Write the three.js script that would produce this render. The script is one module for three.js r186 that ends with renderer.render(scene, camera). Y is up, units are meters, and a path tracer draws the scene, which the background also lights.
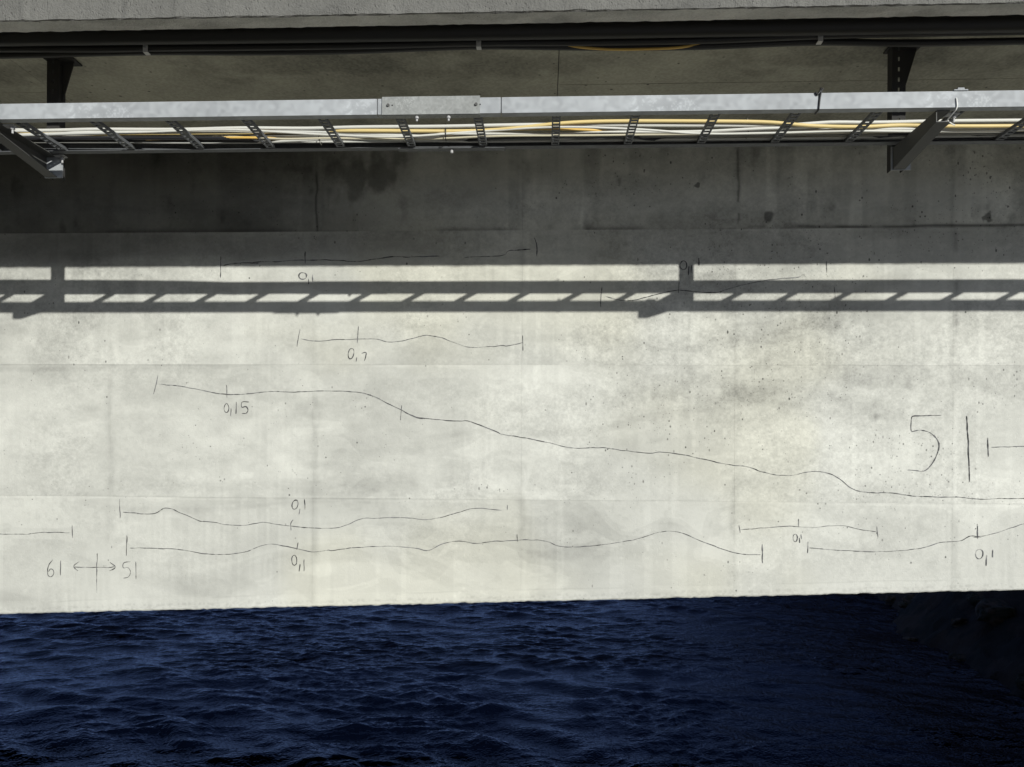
import * as THREE from 'three';
import { mergeGeometries } from 'three/addons/utils/BufferGeometryUtils.js';

// ------------------------------------------------------------ camera, sky, sun, exposure
const scene = new THREE.Scene();
const camera = new THREE.PerspectiveCamera(2 * Math.atan(383.5 / 760) * 180 / Math.PI, 1024 / 767, 0.1, 4000);
camera.position.set(0, 0, 3.63);                       // y = 0 is eye level, z = 0 the face of the girder
camera.rotation.set(0, 0.0408, 0.0055, 'YXZ');
camera.setViewOffset(1024, 767, 0, -64.5, 1024, 767);  // the lens is shifted up: uprights stay upright
const SUN = new THREE.Vector3(0.645, 0.3385, 1).normalize();
const EXPOSURE = 1.40, SUN_POWER = 3.4, SKY_POWER = 0.52;

const renderer = new THREE.WebGLRenderer({ antialias: true });
renderer.setSize(1024, 767);
renderer.toneMapping = THREE.LinearToneMapping;
renderer.toneMappingExposure = EXPOSURE;
renderer.shadowMap.enabled = true;

{ // clear sky: pale round the sun, deep blue away from it
  const W = 1024, H = 512, d = new Float32Array(W * H * 4);
  for (let j = 0; j < H; j++) for (let i = 0; i < W; i++) {
    const el = ((j + 0.5) / H - 0.5) * Math.PI, az = ((i + 0.5) / W - 0.5) * 2 * Math.PI;
    const x = Math.cos(el) * Math.cos(az), y = Math.sin(el), z = Math.cos(el) * Math.sin(az);
    const c = x * SUN.x + y * SUN.y + z * SUN.z;                       // cosine of the angle to the sun
    const up = Math.max(y, 0), hor = Math.exp(-up * 5.5);
    const near = Math.pow(Math.max(0, (c + 1) / 2), 5), halo = Math.exp((c - 1) * 7);
    const k = (j * W + i) * 4;
    const away = [0.055, 0.095, 0.26], low = [0.29, 0.47, 0.95], sunny = [0.60, 0.64, 0.64], glow = [0.95, 0.92, 0.80];
    for (let n = 0; n < 3; n++) {
      let v = away[n] + (low[n] - away[n]) * hor;
      v += near * sunny[n] * (0.55 + 0.45 * hor) + halo * glow[n] * 0.8;
      if (y < 0) v *= 0.35;
      d[k + n] = v * SKY_POWER;
    }
    d[k + 3] = 1;
  }
  const sky = new THREE.DataTexture(d, W, H, THREE.RGBAFormat, THREE.FloatType);
  sky.mapping = THREE.EquirectangularReflectionMapping;
  sky.magFilter = sky.minFilter = THREE.LinearFilter;
  sky.needsUpdate = true;
  scene.background = sky;
  scene.environment = sky;
}
const sun = new THREE.DirectionalLight(new THREE.Color().setRGB(1, 0.99, 0.925), SUN_POWER);
sun.position.copy(SUN).multiplyScalar(60);
sun.castShadow = true;
sun.shadow.radius = 1;
sun.shadow.mapSize.set(4096, 4096);
Object.assign(sun.shadow.camera, { left: -22, right: 22, top: 22, bottom: -22, near: 1, far: 140 });
scene.add(sun, sun.target);

// ------------------------------------------------------------ random numbers and noise
function rng(seed) { let a = seed >>> 0; return () => { a = (a + 0x6D2B79F5) | 0; let t = Math.imul(a ^ (a >>> 15), 1 | a); t = (t + Math.imul(t ^ (t >>> 7), 61 | t)) ^ t; return ((t ^ (t >>> 14)) >>> 0) / 4294967296; }; }
const NT = 1024, table = new Float32Array(NT * NT);
{ const r = rng(77); for (let i = 0; i < table.length; i++) table[i] = r() * 2 - 1; }
function vn(x, y) {                                      // value noise, -1 to 1
  const xi = Math.floor(x), yi = Math.floor(y); let fx = x - xi, fy = y - yi;
  fx = fx * fx * fx * (fx * (fx * 6 - 15) + 10); fy = fy * fy * fy * (fy * (fy * 6 - 15) + 10);
  const x0 = xi & 1023, x1 = (xi + 1) & 1023, y0 = (yi & 1023) << 10, y1 = ((yi + 1) & 1023) << 10;
  const a = table[y0 + x0], b = table[y0 + x1], c = table[y1 + x0], e = table[y1 + x1];
  return a + (b - a) * fx + (c - a) * fy + (a - b - c + e) * fx * fy;
}
function fbm(x, y, n = 4) { let s = 0, a = 0.55; for (let i = 0; i < n; i++) { s += a * vn(x + i * 37.3, y + i * 91.7); x *= 2.03; y *= 2.03; a *= 0.5; } return s; }
const sstep = (a, b, x) => { const t = Math.min(1, Math.max(0, (x - a) / (b - a))); return t * t * (3 - 2 * t); };
const mix = (a, b, t) => a + (b - a) * t;
const LUT = new Uint8Array(4097);
for (let i = 0; i <= 4096; i++) { const v = i / 4096; LUT[i] = Math.round(255 * (v < 0.0031308 ? v * 12.92 : 1.055 * Math.pow(v, 1 / 2.4) - 0.055)); }
const enc = (v) => LUT[Math.max(0, Math.min(4096, Math.round(v * 4096)))];
function colourMap(w, h, fn) {                           // fn(i, j, out) writes linear r g b; row 0 is the bottom
  const d = new Uint8Array(w * h * 4), o = [0, 0, 0];
  for (let j = 0, k = 0; j < h; j++) for (let i = 0; i < w; i++, k += 4) { fn(i, j, o); d[k] = enc(o[0]); d[k + 1] = enc(o[1]); d[k + 2] = enc(o[2]); d[k + 3] = 255; }
  const t = new THREE.DataTexture(d, w, h); t.colorSpace = THREE.SRGBColorSpace; return finish(t);
}
function greyMap(w, h, fn) {
  const d = new Uint8Array(w * h * 4);
  for (let j = 0, k = 0; j < h; j++) for (let i = 0; i < w; i++, k += 4) { const v = Math.max(0, Math.min(255, Math.round(fn(i, j) * 255))); d[k] = d[k + 1] = d[k + 2] = v; d[k + 3] = 255; }
  return finish(new THREE.DataTexture(d, w, h));
}
function finish(t) { t.magFilter = THREE.LinearFilter; t.minFilter = THREE.LinearMipmapLinearFilter; t.generateMipmaps = true; t.wrapS = t.wrapT = THREE.RepeatWrapping; t.anisotropy = 8; t.needsUpdate = true; return t; }
// noise that repeats over n cells
function tvn(x, y, n, seed) {
  const xi = Math.floor(x), yi = Math.floor(y); let fx = x - xi, fy = y - yi;
  fx = fx * fx * (3 - 2 * fx); fy = fy * fy * (3 - 2 * fy);
  const X = (v) => ((v % n) + n) % n, g = (p, q) => table[((X(q) + seed * 17) & 1023) * 1024 + ((X(p) + seed * 31) & 1023)];
  const a = g(xi, yi), b = g(xi + 1, yi), c = g(xi, yi + 1), e = g(xi + 1, yi + 1);
  return a + (b - a) * fx + (c - a) * fy + (a - b - c + e) * fx * fy;
}
function tfbm(u, v, n, oct, seed) { let s = 0, a = 0.55; for (let i = 0; i < oct; i++) { s += a * tvn(u * n, v * n, n, seed + i); n *= 2; a *= 0.55; } return s; }

// ------------------------------------------------------------ naming and geometry helpers
const taken = {};
function numbered(name) { const k = taken[name] = (taken[name] ?? -1) + 1; return k ? `${name}_${String(k).padStart(3, '0')}` : name; }
function tag(o, label, category, group) { o.userData.label = label; o.userData.category = category; if (group) o.userData.group = group; return o; }
function thing(name, label, category, [x, y, z] = [0, 0, 0], group) { const o = new THREE.Group(); o.name = numbered(name); o.position.set(x, y, z); scene.add(o); return tag(o, label, category, group); }
function mesh(name, geo, mat, parent, label) {
  const g = Array.isArray(geo) ? mergeGeometries(geo.map((q) => { const c = q.index ? q.toNonIndexed() : q; for (const k of Object.keys(c.attributes)) if (!['position', 'normal', 'uv'].includes(k)) c.deleteAttribute(k); return c; })) : geo;
  const o = new THREE.Mesh(g, mat); o.name = name; o.castShadow = o.receiveShadow = true; if (label) o.userData.label = label; parent.add(o); return o;
}
function group(name, parent) { const o = new THREE.Group(); o.name = name; parent.add(o); return o; }
function metreUV(g) {                                    // uv in metres, across the two axes each face lies along
  const p = g.attributes.position, n = g.attributes.normal, uv = new Float32Array(p.count * 2);
  for (let i = 0; i < p.count; i++) {
    const ax = Math.abs(n.getX(i)), ay = Math.abs(n.getY(i)), az = Math.abs(n.getZ(i));
    if (az >= ax && az >= ay) { uv[2 * i] = p.getX(i); uv[2 * i + 1] = p.getY(i); }
    else if (ay >= ax) { uv[2 * i] = p.getX(i); uv[2 * i + 1] = p.getZ(i); }
    else { uv[2 * i] = p.getZ(i); uv[2 * i + 1] = p.getY(i); }
  }
  g.setAttribute('uv', new THREE.BufferAttribute(uv, 2)); return g;
}
function box(x0, x1, y0, y1, z0, z1) { const g = new THREE.BoxGeometry(x1 - x0, y1 - y0, z1 - z0); g.translate((x0 + x1) / 2, (y0 + y1) / 2, (z0 + z1) / 2); return metreUV(g.toNonIndexed()); }
function tris(list, flat = true) {                       // list of triangles of points
  const a = new Float32Array(list.length * 9); let k = 0;
  for (const t of list) for (const p of t) { a[k++] = p[0]; a[k++] = p[1]; a[k++] = p[2]; }
  const g = new THREE.BufferGeometry(); g.setAttribute('position', new THREE.BufferAttribute(a, 3)); g.computeVertexNormals(); return metreUV(g);
}
function prismX(profile, x0, x1) {                       // profile: [z, y] corners, run along x
  const T = [], n = profile.length, P = (x, k) => [x, profile[k % n][1], profile[k % n][0]];
  let area = 0; for (let k = 0; k < n; k++) { const a = profile[k], b = profile[(k + 1) % n]; area += a[0] * b[1] - b[0] * a[1]; }
  const flip = area > 0;
  const add = (a, b, c) => T.push(flip ? [a, c, b] : [a, b, c]);
  for (let k = 0; k < n; k++) { add(P(x0, k), P(x1, k), P(x1, k + 1)); add(P(x0, k), P(x1, k + 1), P(x0, k + 1)); }
  const tri = THREE.ShapeUtils.triangulateShape(profile.map((q) => new THREE.Vector2(q[0], q[1])), []);
  for (const [a, b, c] of tri) { T.push([P(x0, a), P(x0, b), P(x0, c)]); T.push([P(x1, a), P(x1, c), P(x1, b)]); }
  return tris(T);
}
function cyl(p, q, r, seg = 12) {
  const a = new THREE.Vector3(...p), b = new THREE.Vector3(...q), d = b.clone().sub(a), g = new THREE.CylinderGeometry(r, r, d.length(), seg);
  g.applyQuaternion(new THREE.Quaternion().setFromUnitVectors(new THREE.Vector3(0, 1, 0), d.normalize())); g.translate((a.x + b.x) / 2, (a.y + b.y) / 2, (a.z + b.z) / 2); return g.toNonIndexed();
}

// ------------------------------------------------------------ materials
const COL0 = -0.103, PITCH = 1.007, ROWS = [1.041, 0.397, -0.247], TOP = 1.43;     // formwork joints of the girder face
const bottomAt = (x) => -0.7365 + 0.0372 * (x + 0.144);
const XA = COL0 - 4 * PITCH, YA = -1.0, HALF = 4 * PITCH, TALL = TOP - YA;
const TW = 2048, TH = 1236;
const pr = rng(4021), pits = [];
for (let k = 0; k < 15000; k++) {
  const x = XA + pr() * 2 * HALF, y = YA + pr() * TALL, dens = 0.16 + 0.84 * sstep(-0.9, 1.6, x + 0.5 * vn(x * 1.3, y * 1.7)), low = y < -0.25 ? 0.35 : 1;
  if (pr() > dens * low * (0.12 + 0.88 * sstep(-0.1, 0.45, vn(x * 2.3 + 9, y * 3.1)))) continue;
  if (x > -1.0 && x < -0.78 && y > 0.38 && y < 0.52) continue;
  const n = 1 + Math.floor(pr() * pr() * 4);
  for (let c = 0; c < n; c++) pits.push([x + (c ? 0.05 * (pr() - 0.5) : 0), y + (c ? 0.07 * (pr() - 0.5) : 0), 0.0014 + 0.0032 * Math.pow(pr(), 5), 0.3 + 0.55 * pr(), 1 + 1.3 * pr() * pr()]);
}
const rowJit = [0.0, 0.3, 0.6, 0.9];
function wallColour(x, y, o) {
  const row = y > ROWS[0] ? 0 : y > ROWS[1] ? 1 : y > ROWS[2] ? 2 : 3;
  const colf = (x - COL0) / PITCH, col = Math.floor(colf + 0.5), dxj = (colf - col) * PITCH;     // distance to the nearest upright joint
  // cloudy casting tone, drawn out sideways
  let v = 1 + 0.13 * fbm(x * 1.3 + 3, y * 2.6 + row * 7, 4) + 0.055 * fbm(x * 5 + 11, y * 11 + row * 3, 4);
  const band = fbm(x * 0.8 + 20 + 0.4 * vn(x * 3, y * 3), y * 6.5 + 1.1 * vn(x * 1.1, y * 1.4) + 5 + row * 3, 5); v -= 0.13 * sstep(0.05, 0.5, band);
  v += 0.05 * sstep(0.15, 0.5, fbm(x * 2.2 + 40, y * 3.4 + 8, 3));
  const rough = [1, 1.15, 0.95, 0.55][row] * (0.45 + 0.85 * sstep(-0.25, 0.4, fbm(x * 1.7 + 31, y * 2.6 + 12, 3) + 0.12 * x));
  v += rough * (0.055 * vn(x * 34, y * 38) + 0.060 * vn(x * 90 + 5, y * 95) + 0.055 * vn(x * 200, y * 200) + 0.04 * vn(x * 390, y * 390));
  // skin of the concrete: lighter laitance with ragged, scalloped edges
  const lait = fbm(x * 1.5 + 70 + 0.25 * vn(x * 7, y * 7), y * 4.6 + row * 5 + 0.3 * vn(x * 5 + 9, y * 6), 5); v -= 0.095 * sstep(0.02, 0.09, lait) * (0.5 + 0.5 * vn(x * 2, y * 2 + 44)) ; v += 0.07 * sstep(0.16, 0.21, -lait);
  v += (row === 3 ? 0.06 : 0.11) * fbm(x * 7.5 + 13 + 0.5 * vn(x * 4, y * 4), y * 12 + 21, 4) * (0.4 + 0.9 * sstep(-0.4, 0.3, vn(x * 1.2 + 8, y * 2.1 + 3)));
  const scal = y - (row === 1 ? 0.555 : row === 2 ? 0.25 : 9) - 0.06 * vn(x * 2.2, row) - 0.03 * Math.abs(vn(x * 9, row + 5)) - 0.012 * vn(x * 31, 9); v -= 0.10 * sstep(-0.004, 0.006, scal) * sstep(0.16, 0.03, scal) * sstep(-0.2, 0.5, x * 0.35 + vn(x * 1.4 + 3, row * 3));
  const wash = sstep(0.5, 0.9, vn(x * 40 + 7, y * 1.1 + 3)) * sstep(-0.1, 0.4, vn(x * 1.6 + 50, y * 1.2)) * sstep(-1.2, 0.3, x); v += 0.05 * wash + 0.08 * sstep(0.35, 0.75, vn(x * 62 + 7, y * 2.2 + 3)) * Math.exp(-Math.pow((x - 0.02) / 0.28, 2) - Math.pow((y - 0.56) / 0.2, 2));
  v -= 0.05 * sstep(0.25, 0.6, vn(x * 60 + 3, y * 60)) * sstep(0.1, 0.5, fbm(x * 2.6 + 15, y * 3.5, 3));
  v += 0.07 * sstep(0.45, 0.75, vn(x * 48 + 30, y * 52)) * sstep(0.1, 0.45, fbm(x * 2.1 + 45, y * 3.9 + 6, 3));
  v += 0.05 * vn(x * 70, y * 5 + 30) * sstep(-0.1, 0.6, vn(x * 3.1, y * 2.2 + 60));            // fine upright streaks
  const run = vn(x * 24 + 100, y * 1.6); v += 0.06 * sstep(0.4, 0.8, run) * sstep(0, 0.5, vn(x * 1.1 + 5, y * 1.5 + 80));
  // lines of the boards
  for (let k = 0; k < 3; k++) {
    const d = y - ROWS[k] + 0.004 * vn(x * 3, k * 9), w = vn(x * 2.1 + k * 31, k * 5), s = sstep(-0.6, 0.5, w);
    v -= (0.07 + 0.07 * vn(x * 23, k)) * s * Math.exp(-d * d / 0.00002);
    v += 0.07 * sstep(-0.2, 0.6, vn(x * 1.7 + k * 13 + 4, 3)) * Math.exp(-(d + 0.008) * (d + 0.008) / 0.00002);
    v -= 0.065 * sstep(-0.3, 0.6, vn(x * 2.6 + k * 17, 40)) * Math.exp(-Math.abs(d) * (d > 0 ? 30 : 16));
  }
  { const s = sstep(-0.7, 0.5, vn(y * 3 + col * 7, col * 3.3 + 2)), d = dxj + 0.003 * vn(y * 9, col); const e = d + 0.012 * vn(y * 6, col + 3); v -= 0.17 * s * Math.exp(-e * e / 0.0004) * (0.55 + 0.6 * vn(y * 11 + 4, x * 30)) + 0.06 * s * Math.exp(-d * d / 0.00003) * sstep(-0.2, 0.5, vn(y * 25, col * 2)); v += 0.06 * Math.exp(-Math.pow((e - 0.03) / 0.012, 2)) * sstep(0, 0.6, vn(y * 7, col * 5)); }
  v -= 0.11 * Math.exp(-Math.pow((x + 1.095) / 0.022, 2)) * sstep(0.42, 0.3, y) * sstep(-0.25, -0.15, y) * sstep(-0.3, 0.5, vn(x * 40, y * 14));
  { const q = x - 1.925 - 0.006 * vn(y * 14, 60); v -= (0.30 * Math.exp(-q * q / 0.00012) + 0.10 * Math.exp(-q * q / 0.0025)) * sstep(0.35, 0.62, y + 0.05 * vn(x * 30, 9)) * sstep(1.045, 1.03, y) * (0.6 + 0.5 * vn(y * 22, x * 25)); v -= 0.12 * Math.exp(-q * q / 0.0005) * sstep(-0.3, -0.26, -y - 0.55) ; }
  v -= 0.22 * Math.exp(-(Math.pow((x - 1.55) / 0.045, 2) + Math.pow((y - 0.155) / 0.035, 2)) * 1) * sstep(-0.5, 0.4, vn(x * 45, y * 45));
  // lowest strip of the face, cast against a lath
  const b = y - bottomAt(x); if (b < 0.062) { v += 0.035; v -= 0.10 * Math.exp(-Math.pow((b - 0.058 - 0.004 * vn(x * 5, 2)) / 0.004, 2)) * sstep(-0.5, 0.3, vn(x * 4, 77)) + 0.12 * sstep(0.0, 0.5, vn(x * 95, 31 + y * 30)) * Math.exp(-Math.pow((b - 0.026 - 0.006 * vn(x * 9, 1)) / 0.006, 2)) + 0.10 * sstep(0, 0.5, vn(x * 90, y * 160)) * sstep(0.04, 0.01, b); }
  let r = 0.452 * v, g = 0.454 * v, bl = 0.417 * v;
  const beige = sstep(0.0, 0.5, fbm(x * 1.1 + 7, y * 1.4 + 2, 3) + 0.18 * x / 2); r *= 1 + 0.012 * beige; bl *= 1 - 0.05 * beige;
  if (row === 0) {                                      // stained top lift, with shade painted in that deepens to the left
    const leftShade = sstep(0.1, -1.8, x + 0.45 * fbm(x * 1.3, y * 1.7 + 9, 3));
    let k = mix(1.0, 0.27, leftShade) + 0.10 * fbm(x * 3, y * 4 + 50, 4);
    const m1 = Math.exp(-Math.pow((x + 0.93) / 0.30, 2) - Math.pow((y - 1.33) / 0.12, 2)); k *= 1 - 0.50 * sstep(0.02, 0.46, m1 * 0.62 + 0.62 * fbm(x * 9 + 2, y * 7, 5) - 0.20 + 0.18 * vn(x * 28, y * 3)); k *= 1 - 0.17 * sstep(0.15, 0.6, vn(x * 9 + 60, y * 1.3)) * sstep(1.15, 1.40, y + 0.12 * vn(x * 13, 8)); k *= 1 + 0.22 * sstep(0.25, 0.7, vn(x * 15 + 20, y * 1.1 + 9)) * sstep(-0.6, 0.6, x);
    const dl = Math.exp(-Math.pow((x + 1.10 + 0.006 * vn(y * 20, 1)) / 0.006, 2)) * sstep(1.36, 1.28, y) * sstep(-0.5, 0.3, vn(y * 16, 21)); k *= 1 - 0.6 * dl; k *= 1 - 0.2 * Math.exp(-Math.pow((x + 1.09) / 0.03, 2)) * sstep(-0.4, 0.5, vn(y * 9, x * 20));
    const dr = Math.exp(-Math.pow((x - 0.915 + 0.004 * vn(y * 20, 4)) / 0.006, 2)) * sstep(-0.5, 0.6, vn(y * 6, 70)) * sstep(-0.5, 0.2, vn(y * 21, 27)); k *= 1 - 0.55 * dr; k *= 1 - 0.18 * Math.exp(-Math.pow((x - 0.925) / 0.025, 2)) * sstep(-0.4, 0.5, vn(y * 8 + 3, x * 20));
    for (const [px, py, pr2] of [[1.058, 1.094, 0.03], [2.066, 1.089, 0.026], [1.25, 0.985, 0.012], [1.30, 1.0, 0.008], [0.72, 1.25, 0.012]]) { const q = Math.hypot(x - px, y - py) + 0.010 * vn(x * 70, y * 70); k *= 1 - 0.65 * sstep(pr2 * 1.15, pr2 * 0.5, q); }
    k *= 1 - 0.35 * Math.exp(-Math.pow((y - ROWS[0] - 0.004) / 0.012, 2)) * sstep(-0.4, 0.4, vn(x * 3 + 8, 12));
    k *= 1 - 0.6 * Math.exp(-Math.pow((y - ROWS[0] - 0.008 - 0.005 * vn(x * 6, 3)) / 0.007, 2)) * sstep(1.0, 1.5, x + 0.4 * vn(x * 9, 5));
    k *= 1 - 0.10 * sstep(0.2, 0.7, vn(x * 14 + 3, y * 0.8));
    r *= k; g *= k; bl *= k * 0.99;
  } else if (row === 1 && y > 0.86) { const k = 1 - 0.45 * sstep(0.2, -2.2, x + 0.3 * vn(x * 2, y * 5)) * sstep(0.87, 0.95, y + 0.02 * vn(x * 5, y * 9)) ; r *= k; g *= k; bl *= k; }  // shade painted in above the beam shadow edge, deeper to the left
  o[0] = r; o[1] = g; o[2] = bl;
}
function wallMap(half) {
  const x0 = XA + half * HALF, sx = HALF / TW, sy = TALL / TH;
  const dark = new Float32Array(TW * TH).fill(1);
  for (const [px, py, r, k, el] of pits) { const ci = (px - x0) / sx, cj = (py - YA) / sy, R = Math.ceil(r * el / sx) + 1; for (let j = Math.floor(cj - R); j <= cj + R; j++) for (let i = Math.floor(ci - R); i <= ci + R; i++) { if (i < 0 || j < 0 || i >= TW || j >= TH) continue; const q = Math.hypot(i - ci, (j - cj) / el) * sx / r; dark[j * TW + i] = Math.min(dark[j * TW + i], 1 - k * sstep(1.15, 0.6, q)); } }
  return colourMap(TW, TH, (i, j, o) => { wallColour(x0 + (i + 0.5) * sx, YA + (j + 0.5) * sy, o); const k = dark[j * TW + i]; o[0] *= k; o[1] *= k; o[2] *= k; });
}
const grain = greyMap(512, 512, (i, j) => { const u = i / 512, v = j / 512; return 0.6 + 0.22 * tfbm(u, v, 16, 3, 3) + 0.16 * tvn(u * 128, v * 128, 128, 9) - 0.5 * sstep(0.72, 0.95, tvn(u * 64 + 0.3, v * 64, 64, 21)); });
const rep = (t, x, y) => { const c = t.clone(); c.repeat.set(x, y); c.needsUpdate = true; return c; };
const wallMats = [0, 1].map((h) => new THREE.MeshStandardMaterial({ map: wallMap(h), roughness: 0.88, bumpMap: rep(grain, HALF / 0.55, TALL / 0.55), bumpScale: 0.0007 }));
function concrete(r, g, b, seed, amp = 1) {              // plain cast concrete over 2 m, repeating
  const S = 1024;
  const holes = new Float32Array(S * S).fill(1), q = rng(seed * 91 + 5);
  for (let k = 0; k < 420; k++) { const ci = q() * S, cj = q() * S, R = 1 + 2.6 * Math.pow(q(), 3), dk = 0.4 + 0.4 * q(); for (let j = -4; j <= 4; j++) for (let i = -4; i <= 4; i++) { const d = Math.hypot(i, j) / R; const n = ((Math.floor(cj) + j + S) % S) * S + (Math.floor(ci) + i + S) % S; holes[n] = Math.min(holes[n], 1 - dk * sstep(1.1, 0.5, d)); } }
  return colourMap(S, S, (i, j, o) => {
    const u = i / S, v = j / S;
    let k = 1 + amp * (0.24 * tfbm(u, v, 3, 4, seed) + 0.10 * tfbm(u, v, 17, 4, seed + 5) + 0.08 * tvn(u * 256, v * 256, 256, seed) - 0.17 * sstep(0.10, 0.5, tfbm(u, v * 2, 5, 4, seed + 11)));
    k *= holes[j * S + i]; o[0] = r * k; o[1] = g * k; o[2] = b * k;
  });
}
const met = (map, size, extra) => new THREE.MeshStandardMaterial({ map: rep(map, 1 / size, 1 / size), roughness: 0.9, bumpMap: rep(grain, 1 / 0.4, 1 / 0.4), bumpScale: 0.0012, ...extra });
const M = {
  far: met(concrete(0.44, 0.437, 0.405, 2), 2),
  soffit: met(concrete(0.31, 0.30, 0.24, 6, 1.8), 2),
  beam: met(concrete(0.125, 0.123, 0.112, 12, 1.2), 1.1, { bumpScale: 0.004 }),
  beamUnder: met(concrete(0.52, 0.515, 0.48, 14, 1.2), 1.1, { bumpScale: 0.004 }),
  core: new THREE.MeshStandardMaterial({ color: new THREE.Color().setRGB(0.22, 0.215, 0.2), roughness: 0.95 }),
  black: new THREE.MeshStandardMaterial({ color: new THREE.Color().setRGB(0.007, 0.007, 0.007), roughness: 0.55 }),
  steelDark: new THREE.MeshStandardMaterial({ color: new THREE.Color().setRGB(0.07, 0.07, 0.066), roughness: 0.7 }),
  bolt: new THREE.MeshStandardMaterial({ color: new THREE.Color().setRGB(0.34, 0.34, 0.34), roughness: 0.55, metalness: 0 }),
  tieWhite: new THREE.MeshStandardMaterial({ color: new THREE.Color().setRGB(0.7, 0.7, 0.66), roughness: 0.5 }),
};
const zinc = (k, seed) => colourMap(512, 512, (i, j, o) => {
  const u = i / 512, v = j / 512; const cell = tvn(u * 64 + 0.6 * tvn(u * 40, v * 40, 40, seed + 3), v * 64 + 0.6 * tvn(u * 40, v * 40, 40, seed + 7), 64, seed);
  const t = k * (1 + 0.13 * cell + 0.16 * tfbm(u, v, 6, 4, seed + 2) + 0.22 * sstep(0.02, 0.3, tfbm(u, v, 3, 3, seed + 9)) * sstep(0.12, 0.5, tvn(u * 190, v * 190, 190, seed + 4) + 0.5 * cell) - 0.10 * sstep(0.2, 0.5, tfbm(u, v, 9, 3, seed + 30))); o[0] = t * 0.955; o[1] = t; o[2] = t * 1.03;
});
const zincMap = zinc(0.315, 5);
M.zinc = new THREE.MeshStandardMaterial({ map: rep(zincMap, 1.1, 1.1), roughness: 0.72, metalness: 0.0 });
M.zincDull = new THREE.MeshStandardMaterial({ map: rep(zinc(0.24, 15), 3, 3), color: new THREE.Color().setRGB(1, 0.985, 0.92), roughness: 0.75 });
M.zincShade = new THREE.MeshStandardMaterial({ map: rep(zincMap, 3, 3), color: new THREE.Color().setRGB(0.30, 0.30, 0.31), roughness: 0.7 });  // the same zinc dimmed: shade put into the colour of rungs and rear rail
M.post = new THREE.MeshStandardMaterial({ color: new THREE.Color().setRGB(0.03, 0.029, 0.027), roughness: 0.95 });
M.strap = new THREE.MeshStandardMaterial({ color: new THREE.Color().setRGB(0.5, 0.5, 0.49), roughness: 0.6 });
const cableMat = (r, g, b, rough = 0.55) => new THREE.MeshStandardMaterial({ color: new THREE.Color().setRGB(r, g, b), roughness: rough });

// ------------------------------------------------------------ the bridge
const bridge = thing('concrete_bridge', 'pale concrete road bridge with pencilled crack marks on its girder above the dark river', 'bridge', [0, bottomAt(0), 0]);
const up = -bridge.position.y;                            // children are laid out in world heights
const raised = (o) => { o.position.y = up; return o; };
const girder = raised(group('girder', bridge));
{ // core of the girder, its lower edge rising to the right
  const g = new THREE.BoxGeometry(30, 1, 10, 30, 1, 1).toNonIndexed(), p = g.attributes.position;
  for (let i = 0; i < p.count; i++) { const x = p.getX(i), low = p.getY(i) < 0, front = p.getZ(i) > 0; p.setXYZ(i, x, low ? bottomAt(x) + 0.001 : TOP, front ? -0.012 : -10); }
  g.computeVertexNormals(); mesh('girder_core', metreUV(g), M.core, girder);
}
function wallPanel(x0, x1, y1, lowAt, zf, mat, uvFn) {
  const g = 0.00008, c = 0.00035, yl = (x) => lowAt(x) + g; x0 += g; x1 -= g; y1 -= g;
  const A = [[x0, yl(x0)], [x1, yl(x1)], [x1, y1], [x0, y1]], B = [[x0 + c, yl(x0) + c], [x1 - c, yl(x1) + c], [x1 - c, y1 - c], [x0 + c, y1 - c]];
  const T = [], P = (q, z) => [q[0], q[1], z];
  if (lowAt === bottomAt && x1 - x0 < 2) {              // the lowest panels have a slightly chipped, rounded lower edge
    A.splice(0, 2); B.splice(0, 2); const n = 60;
    for (let i = n; i >= 0; i--) { const x = mix(x0, x1, i / n), y = yl(x) + 0.0015 * vn(x * 40, 3) + 0.0012 * vn(x * 110, 8) + 0.0035 * sstep(0.62, 0.9, vn(x * 16 + 40, 2)); A.unshift([x, y]); B.unshift([Math.min(x1 - c, Math.max(x0 + c, x)), y + 0.004 + 0.0035 * Math.abs(vn(x * 55, 14))]); }
    for (const Q of [A, B]) { const lowPts = Q.splice(0, n + 1); Q.unshift(...lowPts); }
    const m = A.length, top = [B[m - 2], B[m - 1]];
    for (let i = 0; i < n; i++) { const a = B[i], b2 = B[i + 1], t0 = [a[0], top[0][1]], t1 = [b2[0], top[0][1]]; T.push([P(a, zf), P(b2, zf), P(t1, zf)], [P(a, zf), P(t1, zf), P(t0, zf)]); }
    for (let k = 0; k < m; k++) { const e = (k + 1) % m; T.push([P(A[k], zf - (k < n ? 0.004 : c)), P(A[e], zf - (k < n ? 0.004 : c)), P(B[e], zf)], [P(A[k], zf - (k < n ? 0.004 : c)), P(B[e], zf), P(B[k], zf)]); if (k < n) T.push([P(A[k], -0.03), P(A[e], -0.03), P(A[e], zf - 0.004)], [P(A[k], -0.03), P(A[e], zf - 0.004), P(A[k], zf - 0.004)]); }
  } else {
  T.push([P(B[0], zf), P(B[1], zf), P(B[2], zf)], [P(B[0], zf), P(B[2], zf), P(B[3], zf)]);
  for (let k = 0; k < 4; k++) { const n = (k + 1) % 4; T.push([P(A[k], zf - c), P(A[n], zf - c), P(B[n], zf)], [P(A[k], zf - c), P(B[n], zf), P(B[k], zf)]); T.push([P(A[k], -0.03), P(A[n], -0.03), P(A[n], zf - c)], [P(A[k], -0.03), P(A[n], zf - c), P(A[k], zf - c)]); }
  }
  const geo = tris(T); if (uvFn) { const p = geo.attributes.position, uv = geo.attributes.uv; for (let i = 0; i < p.count; i++) uv.setXY(i, ...uvFn(p.getX(i), p.getY(i))); }
  return mesh('concrete_panel', geo, mat, girder);
}
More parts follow.
